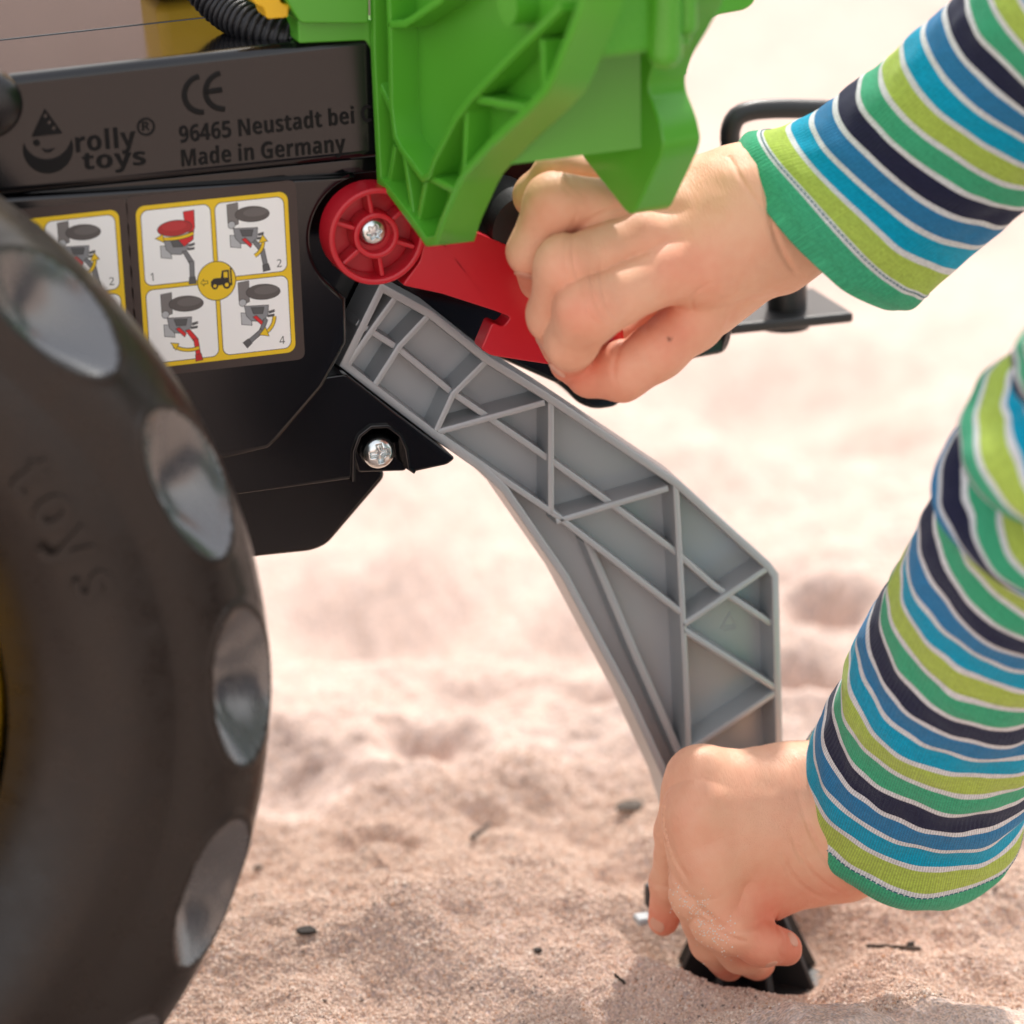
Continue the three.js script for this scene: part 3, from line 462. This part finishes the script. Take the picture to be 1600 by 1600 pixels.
function meshField(f, lo, hi, cell) {
  const c = lo.clone().add(hi).multiplyScalar(0.5), n = Math.ceil(Math.max(hi.x - lo.x, hi.y - lo.y, hi.z - lo.z) / cell) + 4, half = n / 2;
  const mc = new MarchingCubes(n, new THREE.MeshStandardMaterial(), false, false, 260000); mc.isolation = 0;
  for (let k = 0; k < n; k++) { const z = c.z + (k - half) * cell; for (let j = 0; j < n; j++) { const y = c.y + (j - half) * cell; for (let i = 0; i < n; i++) mc.field[(k * n + j) * n + i] = (y < lo.y - 4 * cell || y > hi.y + 4 * cell || z < lo.z - 4 * cell || z > hi.z + 4 * cell) ? -0.02 : -f(c.x + (i - half) * cell, y, z); } }
  mc.update();
  const pos = mc.positionArray.slice(0, mc.count * 3); for (let i = 0; i < pos.length; i += 3) { pos[i] = c.x + pos[i] * half * cell; pos[i + 1] = c.y + pos[i + 1] * half * cell; pos[i + 2] = c.z + pos[i + 2] * half * cell; }
  let g = new THREE.BufferGeometry(); g.setAttribute('position', new THREE.BufferAttribute(pos, 3)); g = mergeVertices(g, cell * 0.02);
  const p = g.attributes.position, nn = new Float32Array(p.count * 3), e = cell * 0.45;
  for (let i = 0; i < p.count; i++) { const x = p.getX(i), y = p.getY(i), z = p.getZ(i); let a = f(x + e, y, z) - f(x - e, y, z), b = f(x, y + e, z) - f(x, y - e, z), q = f(x, y, z + e) - f(x, y, z - e); const L = Math.hypot(a, b, q) || 1; nn.set([a / L, b / L, q / L], i * 3); }
  g.setAttribute('normal', new THREE.BufferAttribute(nn, 3)); return g;
}
const upperHand = {
  arm: [[1170, 330, .050, 92], [1222, 335, .050, 84], [1300, 306, .055, 80], [1560, 150, .086, 100], [1900, -110, .16, 115]],
  palm: [[[1212, 285, .040, 62], [1080, 305, .036, 50]], [[1215, 310, .046, 66], [1092, 342, .048, 52]], [[1215, 350, .050, 66], [1097, 384, .056, 52]], [[1205, 395, .048, 58], [1100, 425, .060, 52]], [[1180, 402, .038, 48], [1105, 462, .038, 50]], [[1120, 330, .026, 56], [1110, 430, .034, 60]], [[1090, 470, .040, 46], [1005, 530, .034, 38]]],
  fingers: [
    [[1070, 298, .036, 42], [872, 270, .038, 35], [836, 306, .033, 32], [850, 345, .022, 26]],
    [[1085, 338, .047, 44], [866, 317, .050, 45], [830, 392, .046, 36], [840, 442, .034, 29]],
    [[1094, 378, .051, 44], [1000, 374, .056, 44], [884, 417, .062, 47], [864, 493, .053, 39], [878, 545, .040, 31]],
    [[1102, 424, .054, 47], [1035, 427, .062, 47], [918, 486, .071, 50], [893, 535, .062, 40], [889, 566, .048, 31]],
  ],
  thumb: [[1152, 432, .044, 46], [1084, 500, .054, 47], [1025, 550, .058, 44], [972, 580, .058, 45], [925, 584, .052, 36], [900, 578, .046, 27]],
  grooves: [[1000, 306, 905, 350, .07, .0004, .0009],
    [893, 380, 897, 432, .075, .0004, .00055], [882, 392, 882, 430, .075, .0003, .0005], [925, 455, 938, 492, .08, .0004, .0005], [940, 452, 950, 486, .08, .0003, .0005], [912, 465, 920, 492, .08, .0003, .0005], [883, 268, 893, 300, .066, .0003, .0005], [872, 275, 878, 300, .066, .0003, .0005],
    [1185, 262, 1222, 420, .07, .0007, .0008], [1140, 245, 1185, 330, .07, .00035, .0006], [968, 542, 956, 575, .07, .0006, .0008], [1010, 515, 1020, 540, .07, .0003, .0006], [1075, 468, 1055, 480, .08, .0005, .0006], [1052, 478, 1042, 492, .08, .0003, .0006], [1085, 460, 1078, 475, .08, .0004, .0006]],
  bumps: [[916, 484, .085, 30, .0005], [886, 414, .085, 30, .0005]],
  red: [[916, 486, .08, 50, .5], [886, 418, .08, 46, .4], [868, 318, .07, 50, .45], [890, 560, .05, 48, .9], [905, 580, .05, 44, .8], [1085, 405, .075, 60, .55], [838, 440, .04, 50, .8], [970, 600, .06, 60, .5], [1050, 520, .06, 60, .5]],
};
const lowerHand = {
  arm: [[1250, 1275, .042, 104], [1318, 1285, .046, 106], [1420, 1220, .058, 112], [1520, 960, .105, 132], [1625, 700, .150, 150], [1740, 470, .19, 160], [1900, 150, .24, 170]],
  palm: [[[1285, 1235, .044, 66], [1100, 1218, .040, 50]], [[1290, 1262, .048, 66], [1098, 1268, .050, 50]], [[1300, 1300, .050, 64], [1108, 1335, .054, 50]], [[1310, 1345, .048, 56], [1150, 1405, .050, 46]], [[1200, 1250, .034, 62], [1200, 1370, .036, 58]]],
  fingers: [
    [[1090, 1215, .042, 48], [1062, 1300, .040, 40], [1048, 1378, .032, 34], [1037, 1438, .026, 27]],
    [[1085, 1275, .052, 48], [1086, 1398, .055, 41], [1112, 1470, .042, 36], [1138, 1508, .032, 28]],
    [[1100, 1340, .056, 47], [1118, 1442, .059, 39], [1158, 1488, .048, 34], [1184, 1506, .040, 29]],
    [[1150, 1400, .052, 46], [1140, 1455, .062, 36], [1190, 1476, .062, 34], [1226, 1482, .056, 30]],
  ],
  thumb: [[1240, 1230, .022, 50], [1225, 1260, -.012, 42], [1150, 1330, -.031, 36], [1105, 1390, -.031, 28]],
  grooves: [[1042, 1300, 1062, 1382, .07, .0008, .0012], [1062, 1382, 1110, 1446, .07, .0010, .0012], [1110, 1446, 1180, 1455, .07, .0007, .001], [1110, 1446, 1160, 1480, .075, .0006, .0008],
    [1240, 1330, 1300, 1398, .066, .0005, .0008], [1262, 1310, 1330, 1392, .066, .0004, .0007], [1225, 1355, 1280, 1412, .066, .0004, .0008], [1248, 1250, 1275, 1330, .07, .0003, .0008], [1040, 1388, 1062, 1396, .05, .0004, .0008], [1213, 1466, 1216, 1496, .07, .0003, .0006]],
  bumps: [[1052, 1250, .06, 40, .0016], [1062, 1310, .065, 36, .0016], [1088, 1200, .055, 40, .0012], [1100, 1395, .066, 36, .0008]],
  red: [[1037, 1440, .03, 50, 1], [1138, 1510, .035, 46, .9], [1186, 1508, .04, 46, .9], [1228, 1482, .06, 46, 1], [1185, 1470, .06, 50, .8], [1055, 1290, .065, 50, .3], [1180, 1430, .06, 70, .5], [1320, 1385, .06, 60, .5]],
};
const personAt = V3(0.26, GROUND, 0.14);
const person = thing('person', 'child in striped sleeves with one hand on the red lever, one on the leg foot', 'child', personAt);
{
  const skinN = tileNoise(512, 120, 41), skinF = tileNoise(512, 256, 42), skinC = tileNoise(512, 22, 43);
  const bump = dataTex(512, (x, y) => { const v = 255 * (0.5 * skinN(x, y) + 0.35 * skinF(x, y) + 0.15 * skinC(x, y)); return [v, v, v]; }, false);
  const rough = dataTex(512, (x, y) => { const v = 255 * (0.40 + 0.16 * skinC(x, y) + 0.08 * skinF(x, y)); return [v, v, v]; }, false);
  const skin = new THREE.MeshPhysicalMaterial({ color: 0xffffff, vertexColors: true, roughness: 1, roughnessMap: rough, bumpMap: bump, bumpScale: 0.00016, ior: 1.4, sheen: 0.35, sheenColor: lin(1.0, 0.62, 0.45), sheenRoughness: 0.5 });
  const hands = [[upperHand, V3(-.022, -.002, 0.008), V3(0.125, 0.135, 0.10), 0.0008], [lowerHand, V3(0.035, -0.182, -0.034), V3(0.15, -0.055, 0.085), 0.0008]];
  const geos = hands.map(([h, lo, hi, cell], hi2) => {
    const f = handField(h), g = meshField(f, lo, hi, cell), p = g.attributes.position, col = new Float32Array(p.count * 3), uv = new Float32Array(p.count * 2);
    const red = h.red.map(([x, y, z, r, s]) => [P(x, y, z), r * PXM, s]), mole = P(1055, 536, 0.070);
    for (let i = 0; i < p.count; i++) {
      const x = p.getX(i), y = p.getY(i), z = p.getZ(i); let w = 0.10 + 0.14 * noise3(x * 60, y * 60, z * 60) + 0.08 * noise3(x * 240, y * 240, z * 240);
      for (const [c, r, s] of red) { const q = ((x - c.x) ** 2 + (y - c.y) ** 2 + (z - c.z) ** 2) / (r * r); if (q < 6) w += s * Math.exp(-q); }
      w = Math.max(0, Math.min(1, w)); let c = [0.84 - 0.06 * w, 0.455 - 0.20 * w, 0.29 - 0.135 * w];
      if (hi2 === 0) { const d = Math.hypot(x - mole.x, y - mole.y) / 0.00062; if (d < 1.6) { const k = Math.min(1, Math.exp(-d * d * d)); c = c.map((v, q) => v * (1 - k) + [0.22, 0.08, 0.045][q] * k); } }
      col.set(c, i * 3); uv.set([x / 0.03, y / 0.03 + z / 0.03 * 0.7], i * 2);
    }
    g.setAttribute('color', new THREE.BufferAttribute(col, 3)); g.setAttribute('uv', new THREE.BufferAttribute(uv, 2)); return g;
  });
  geos.forEach((g, i) => { g.translate(-personAt.x, -personAt.y, -personAt.z); const m = new THREE.Mesh(g, skin); m.name = 'arm'; m.userData.label = i ? 'bare hand and wrist pressing on the foot in the sand' : 'bare hand and wrist gripping the red lever'; m.castShadow = m.receiveShadow = true; person.add(m); });
  const nailMat = new THREE.MeshPhysicalMaterial({ color: lin(0.72, 0.36, 0.245), roughness: 0.33, ior: 1.5 });
  const arms = person.children.filter((o) => o.name === 'arm');
  [[0, 819, 432, 20, -0.5], [0, 869, 580, 19, 0.5], [0, 845, 540, 17, 0.2], [1, 1240, 1467, 16, 1.2], [1, 1206, 1508, 13, 0.9], [1, 1026, 1446, 17, 0.2]].forEach(([h, px, py, sz, rot]) => {
    const f = handField(h ? lowerHand : upperHand), d0 = ray(px, py); let s = 0.9; for (let q = 0; q < 120; q++) { const c = camera.position.clone().addScaledVector(d0, s), v = f(c.x, c.y, c.z); if (v < 0.00005) break; s += v * 0.8; if (s > 1.35) return; }
    const c = camera.position.clone().addScaledVector(d0, s), e = 0.001, n = V3(f(c.x + e, c.y, c.z) - f(c.x - e, c.y, c.z), f(c.x, c.y + e, c.z) - f(c.x, c.y - e, c.z), f(c.x, c.y, c.z + e) - f(c.x, c.y, c.z - e)).normalize();
    const g = new THREE.SphereGeometry(1, 28, 18); g.scale(sz * PXM * 0.78, sz * PXM * 0.9, 0.0006); g.rotateZ(rot); g.applyQuaternion(new THREE.Quaternion().setFromUnitVectors(ZAX, n)); g.translate(c.x - n.x * 0.0004, c.y - n.y * 0.0004, c.z - n.z * 0.0004); part(arms[h], 'fingernail', g, nailMat);
  });
  // grains of sand stuck to the lower hand
  const r = rng(77), f = handField(lowerHand), list = [], gr = norm(new THREE.OctahedronGeometry(1, 0));
  for (let i = 0; i < 170; i++) { const t = r(), px = 1062 + 70 * t + (r() + r() - 1) * 34, py = 1388 + 88 * Math.pow(t, 0.9) + (r() + r() - 1) * 36, d0 = ray(px, py); let s = 0.95, ok = false; for (let q = 0; q < 80; q++) { const c = camera.position.clone().addScaledVector(d0, s), v = f(c.x, c.y, c.z); if (v < 0.00005) { ok = true; break; } s += v * 0.8; if (s > 1.3) break; } if (!ok) continue; const c = camera.position.clone().addScaledVector(d0, s), g2 = gr.clone(), k = 0.00018 + 0.0002 * r(); g2.rotateX(r() * 6); g2.rotateY(r() * 6); g2.scale(k, k * (0.7 + 0.6 * r()), k); g2.translate(c.x, c.y, c.z); list.push(g2); }
  const gs = part(person, 'sand_grains', list, new THREE.MeshStandardMaterial({ color: lin(0.78, 0.66, 0.56), roughness: 0.7 })); gs.userData.kind = 'stuff';
}
// striped knitted sleeves and shirt
{
  const seq = ['#4cbb8a', '#c2da60', '#0cb0d6', '#3488bd', '#2c2d47'], W = 512, H = 2048, reps = 2, per = H / reps, cv = document.createElement('canvas'); cv.width = W; cv.height = H; const c = cv.getContext('2d');
  const r = rng(91); c.fillStyle = '#f2f2f2'; c.fillRect(0, 0, W, H);
  for (let k = 0; k < reps; k++) seq.forEach((s, i) => { const y0 = H - (k * per + i * per / 5), h = per / 5 * 0.77; c.fillStyle = s; c.beginPath(); c.moveTo(0, y0); for (let x = 0; x <= W; x += 4) c.lineTo(x, y0 - h - 2.5 * ((x / 4) % 2)); for (let x = W; x >= 0; x -= 4) c.lineTo(x, y0 + 2.5 * ((x / 4) % 2)); c.fill(); });
  const id = c.getImageData(0, 0, W, H), d = id.data, nn = tileNoise(512, 64, 92), nf = tileNoise(512, 256, 93);
  for (let y = 0; y < H; y++) for (let x = 0; x < W; x++) { const k = (y * W + x) * 4, rib = 0.5 + 0.5 * Math.cos(x / W * 2 * Math.PI * 80), v = 0.80 + 0.16 * rib + 0.14 * (nf(x, y % 512) - 0.5) + 0.10 * (nn(x, y % 512) - 0.5), fz = 14 * Math.max(0, nf(y % 512, x) - 0.62) * 2; for (let q = 0; q < 3; q++) d[k + q] = Math.min(255, d[k + q] * v + fz); }
  c.putImageData(id, 0, 0);
  const map = new THREE.CanvasTexture(cv); map.colorSpace = THREE.SRGBColorSpace; map.wrapS = map.wrapT = THREE.RepeatWrapping; map.magFilter = THREE.LinearFilter;
  const kn = dataTex(256, (x, y) => { const v = 255 * (0.55 * (0.5 + 0.5 * Math.cos(x / 256 * 2 * Math.PI * 20 + 0.9 * Math.sin(y / 256 * 2 * Math.PI * 26))) + 0.25 * (0.5 + 0.5 * Math.cos(y / 256 * 2 * Math.PI * 26)) + 0.2 * nf(x * 2, y * 2)); return [v, v, v]; }, false, 2, 8);
  const cloth = new THREE.MeshPhysicalMaterial({ map, bumpMap: kn, bumpScale: 0.00028, roughness: 0.95, specularIntensity: 0.3, sheen: 0.6, sheenColor: lin(0.5, 0.55, 0.6), sheenRoughness: 0.6 });
  const thread = new THREE.MeshStandardMaterial({ color: lin(0.01, 0.12, 0.16), roughness: 0.8 });
  const PERIOD = 0.0485, REP = PERIOD * 2;
  function sleeve(axisPx, o) {
    const pts = axisPx.map(([x, y, z]) => P(x, y, z)), curve = new THREE.CatmullRomCurve3(pts, false, 'centripetal'), L = curve.getLength(), rs = axisPx.map((q) => q[3] * PXM * 0.965), NS = Math.round(L / 0.0011), NT = 160;
    const lens = pts.map((p, i) => { let s = 0; for (let k = 0; k < i; k++) s += pts[k].distanceTo(pts[k + 1]); return s; }), tot = lens[lens.length - 1];
    const radius = (s) => { const v = s / L * tot; let i = 0; while (i < lens.length - 2 && v > lens[i + 1]) i++; const t = Math.min(1, Math.max(0, (v - lens[i]) / (lens[i + 1] - lens[i]))), e = t * t * (3 - 2 * t); return rs[i] + (rs[i + 1] - rs[i]) * e; };
    const up0 = camera.position.clone().sub(pts[0]).normalize(), pos = [], uv = [], idx = [], rows = [];
    const at = (s, th, inset) => { const u = Math.min(1, Math.max(0, s / L)), p = curve.getPointAt(u), t = curve.getTangentAt(u); const b = t.clone().cross(up0).normalize(), n = b.clone().cross(t).normalize(); let rr = radius(s) - inset, ds = 0; const q = o.shape(s, th); rr += q[0]; ds = q[1]; return p.addScaledVector(n, Math.cos(th) * rr * (o.flat ?? 0.9)).addScaledVector(b, Math.sin(th) * rr).addScaledVector(t, ds); };
    for (const s of [0.022, 0.016, 0.010, 0.005, 0.002]) rows.push([s, 0.0016, -1]);
    rows.push([0.0003, 0.0013, 0]); rows.push([0, 0.0007, 0]); rows.push([0.0004, 0.0001, 0]);
    for (let i = 1; i <= NS; i++) rows.push([0.0004 + (L - 0.0004) * i / NS, 0, 0]);
    rows.forEach(([s, inset]) => { for (let k = 0; k <= NT; k++) { const th = k / NT * 2 * Math.PI, p = at(s, th, inset); pos.push(p.x, p.y, p.z); uv.push(th * 0.52, (Math.max(0.0003, s - 0.003) + (o.bunch ? 0.085 / (1 + Math.exp(-(s - o.bunch) / 0.013)) : 0)) / (REP * (o.period ?? 1))); } });
    for (let j = 0; j < rows.length - 1; j++) for (let k = 0; k < NT; k++) { const a = j * (NT + 1) + k, b = a + NT + 1; idx.push(a, a + 1, b, a + 1, b + 1, b); }
    const g = new THREE.BufferGeometry(); g.setAttribute('position', new THREE.Float32BufferAttribute(pos, 3)); g.setAttribute('uv', new THREE.Float32BufferAttribute(uv, 2)); g.setIndex(idx); g.computeVertexNormals();
    const m = part(person, 'sleeve', g, cloth);
    for (const s of [0.0118]) { const st = []; for (let k = 0; k < 130; k++) { const t0 = k / 130 * 2 * Math.PI, a = at(s, t0, -0.00005), b = at(s, t0 + 0.036, -0.00005), cc = new THREE.TubeGeometry(new THREE.LineCurve3(a, b), 1, 0.00022, 5); st.push(cc); } const sm = part(m, 'hem_stitching', st, thread); sm.userData.kind = 'stuff'; }
    return m;
  }
  const n = (s, th, a, b, sd) => noise3(Math.cos(th) * a + sd, Math.sin(th) * a, s * b);
  sleeve([[1268, 362, .052, 186], [1396, 284, .064, 160], [1560, 152, .088, 156], [1760, -10, .125, 165], [1980, -190, .17, 190]], { flat: 0.85, shape: (s, th) => [0.0007 * n(s, th, 1.1, 40, 1) + 0.0004 * n(s, th, 2.2, 90, 5) - 0.0026 * Math.exp(-((s / 0.0042) ** 2)), 0.0010 * n(s, th, 0.8, 20, 3) + 0.0085 * Math.sin(th)] });
  const ridge = (s, c, w) => Math.exp(-(((s - c) / w) ** 2));
  sleeve([[1410, 1280, .050, 196], [1475, 1120, .088, 176], [1545, 980, .122, 170], [1650, 810, .165, 164], [1705, 705, .190, 158], [1758, 580, .210, 140], [1790, 480, .228, 136], [1900, 340, .25, 150], [2050, 130, .28, 170]], {
    flat: 0.9, period: 1.12, bunch: 0.206, shape: (s, th) => {
      const e = 0.203 + 0.006 * Math.sin(th * 1 + 1), side = 0.5 - 0.5 * Math.sin(th + 0.3);
      let r = 0.0010 * n(s, th, 1.2, 36, 11) + 0.0006 * n(s, th, 2.3, 70, 15) - 0.0020 * Math.exp(-((s / 0.004) ** 2)) + 0.0012 * Math.exp(-(((s - 0.008) / 0.006) ** 2)) * (1 + Math.sin(th * 3 + 1)) * 0.6 - 0.0014 * ridge(s, 0.026, 0.007) * (0.6 + 0.4 * Math.sin(th * 2));
      const a2 = 1.05 + 0.25 * Math.sin(th + 0.6), e2 = e + 0.004 * Math.sin(2 * th); r += a2 * (0.0012 * ridge(s, e2 - 0.050, 0.012) - 0.0016 * ridge(s, e2 - 0.034, 0.008) + 0.0072 * ridge(s, e2 - 0.013, 0.0080) - 0.0085 * ridge(s, e2 + 0.001, 0.006) + 0.0080 * ridge(s, e2 + 0.016, 0.008) - 0.0070 * ridge(s, e2 + 0.031, 0.007) + 0.0025 * ridge(s, e2 + 0.045, 0.009));
      return [r, 0.0022 * n(s, th, 0.9, 16, 21) + 0.006 * side * ridge(s, e, 0.02) * 0.0];
    } });
  // shirt body, trousers and head of the kneeling child, out of view, darkening panel reflections
  const bodyOf = (list, k, lo, hi) => { const c = capsules(list.map(([a, ra, b, rb]) => [V3(...a), ra, V3(...b), rb])), f = (x, y, z) => { let d = c[0](x, y, z); for (let i = 1; i < c.length; i++) d = smin(d, c[i](x, y, z), k); return d + 0.0012 * noise3(x * 22, y * 22, z * 22); }; const g = meshField(f, V3(...lo), V3(...hi), 0.006), p = g.attributes.position, uv = new Float32Array(p.count * 2); for (let i = 0; i < p.count; i++) uv.set([(p.getX(i) + p.getZ(i)) / 0.065, (p.getY(i) - p.getX(i) * 0.5) / REP], i * 2); g.setAttribute('uv', new THREE.BufferAttribute(uv, 2)); return g; };
  part(person, 'shirt', bodyOf([[[.33, .03, .47], .085, [.24, .19, .41], .088], [[.158, .208, .168], .036, [.21, .245, .31], .046], [[.113, .176, .268], .032, [.17, .215, .37], .046], [[.21, .245, .31], .046, [.22, .21, .42], .06], [[.17, .215, .37], .046, [.23, .2, .44], .06]], 0.03, [.06, -.08, .10], [.44, .32, .58]), cloth);
  part(person, 'trousers', bodyOf([[[.34, .0, .48], .083, [.34, .03, .47], .083], [[.33, -.01, .44], .068, [.10, -.10, .43], .05], [[.33, -.01, .52], .068, [.08, -.10, .56], .05], [[.10, -.105, .43], .046, [.31, -.13, .45], .034], [[.08, -.105, .56], .046, [.30, -.13, .59], .034]], 0.02, [.0, -.19, .34], [.45, .12, .68]), plastic(lin(0.012, 0.02, 0.05), 0.9));
  const head = part(person, 'head', bodyOf([[[.17, .345, .40], .062, [.155, .335, .39], .060], [[.15, .30, .385], .045, [.145, .305, .38], .040], [[.095, .335, .345], .008, [.106, .318, .350], .010], [[.19, .26, .41], .034, [.175, .32, .405], .036], [[.135, .335, .468], .012, [.14, .32, .466], .010], [[.20, .335, .342], .012, [.205, .32, .345], .010]], 0.012, [.07, .22, .30], [.26, .42, .49]), new THREE.MeshStandardMaterial({ color: lin(0.66, 0.36, 0.21), roughness: 0.5 }));
  part(head, 'hair', bodyOf([[[.18, .365, .405], .066, [.195, .335, .415], .064], [[.155, .385, .39], .045, [.19, .375, .41], .05]], 0.01, [.08, .25, .31], [.28, .46, .51]), plastic(lin(0.25, 0.15, 0.07), 0.7));
}
// ---------------------------------------------------------------- bits lying on the sand
{
  const bark = plastic(lin(0.085, 0.066, 0.052), 0.8), dark = plastic(lin(0.03, 0.024, 0.02), 0.8);
  function stick(name, label, cat, x0, y0, x1, y1, r, mat, rs) {
    const hit = (x, y) => { let p = G(x, y); for (let i = 0; i < 8; i++) p = G(x, y, sandHeight(p.x, p.z)); return p; };
    const a = hit(x0, y0), b = hit(x1, y1), rn = rng(rs), n = 7, pts = []; let lift = 0; for (let i = 0; i <= n; i++) { const p = a.clone().lerp(b, i / n); lift = Math.max(lift, sandHeight(p.x, p.z) - p.y); p.y += (rn() - 0.5) * r * 0.5; p.x += (rn() - 0.5) * r * 0.4; pts.push(p); }
    for (const p of pts) p.y += lift + 0.0005 + r * 0.6; const crv = new THREE.CatmullRomCurve3(pts), g = new THREE.TubeGeometry(crv, 28, r, 9), p = g.attributes.position, v = V3();
    for (let i = 0; i < p.count; i++) { v.fromBufferAttribute(p, i); const c = crv.getPointAt(Math.min(1, Math.floor(i / 10) / 28)), q = 0.82 + 0.3 * noise3(v.x * 900, v.y * 900, v.z * 900) * 0.6; v.sub(c).multiplyScalar(q).add(c); p.setXYZ(i, v.x, v.y, v.z); }
    g.computeVertexNormals(); const caps = [a, b].map((e, i) => { const s = new THREE.IcosahedronGeometry(r * 0.85, 1); const q = pts[i ? n : 0]; s.translate(q.x, q.y, q.z); return s; });
    const t = merged([g, ...caps]), m = a.clone().lerp(b, 0.5); t.translate(-m.x, -m.y, -m.z); const o = new THREE.Mesh(t, mat); o.name = numbered(name); o.position.copy(m); o.castShadow = o.receiveShadow = true; o.userData = { label, category: cat }; scene.add(o);
  }
  function chip(label, x, y, w, h, mat, seed) {
    let p = G(x, y); for (let i = 0; i < 8; i++) p = G(x, y, sandHeight(p.x, p.z)); const rn = rng(seed), pts = []; for (let i = 0; i < 9; i++) { const a = i / 9 * 2 * Math.PI, q = 0.75 + 0.4 * rn(); pts.push(V2(w * q * Math.cos(a), h * q * Math.sin(a))); }
    const g = ext(pts, 0, 0.0012, 0.0003, 2); g.rotateX(-Math.PI / 2 + 0.3 * (rn() - 0.5)); g.rotateY((rn() - 0.5) * 0.8); const o = new THREE.Mesh(norm(g), mat); o.name = numbered('bark_chip'); o.position.set(p.x, p.y + 0.0008, p.z); o.castShadow = o.receiveShadow = true; o.userData = { label, category: 'bark chip' }; scene.add(o);
  }
  stick('twig', 'thin brown twig lying on the sand right of the lower hand', 'twig', 1357, 1493, 1436, 1497, 0.0009, bark, 1);
  stick('twig', 'tiny dark twig lying on the sand below and left of the leg foot', 'twig', 962, 1540, 976, 1552, 0.0006, dark, 2);
  stick('twig', 'short dark twig on the sand between the wheel and the grey leg', 'twig', 738, 1322, 764, 1302, 0.0009, dark, 3);
  chip('flat grey brown bark chip lying on the sand left of the lower hand', 982, 1264, 0.0062, 0.0042, bark, 4);
  chip('small black crumb of bark on the sand below the grey leg', 840, 1491, 0.0013, 0.0016, dark, 5);
  chip('dark bark crumb on the sand just right of the thin brown twig tip', 1422, 1481, 0.0014, 0.0012, dark, 6);
  chip('dark bark chip half sunk in the sand close to the big wheel', 480, 1460, 0.0040, 0.0024, dark, 7);
  chip('small dark bark chip on the sand at the edge of the tyre', 404, 1361, 0.0018, 0.0014, bark, 8);
}
renderer.render(scene, camera);
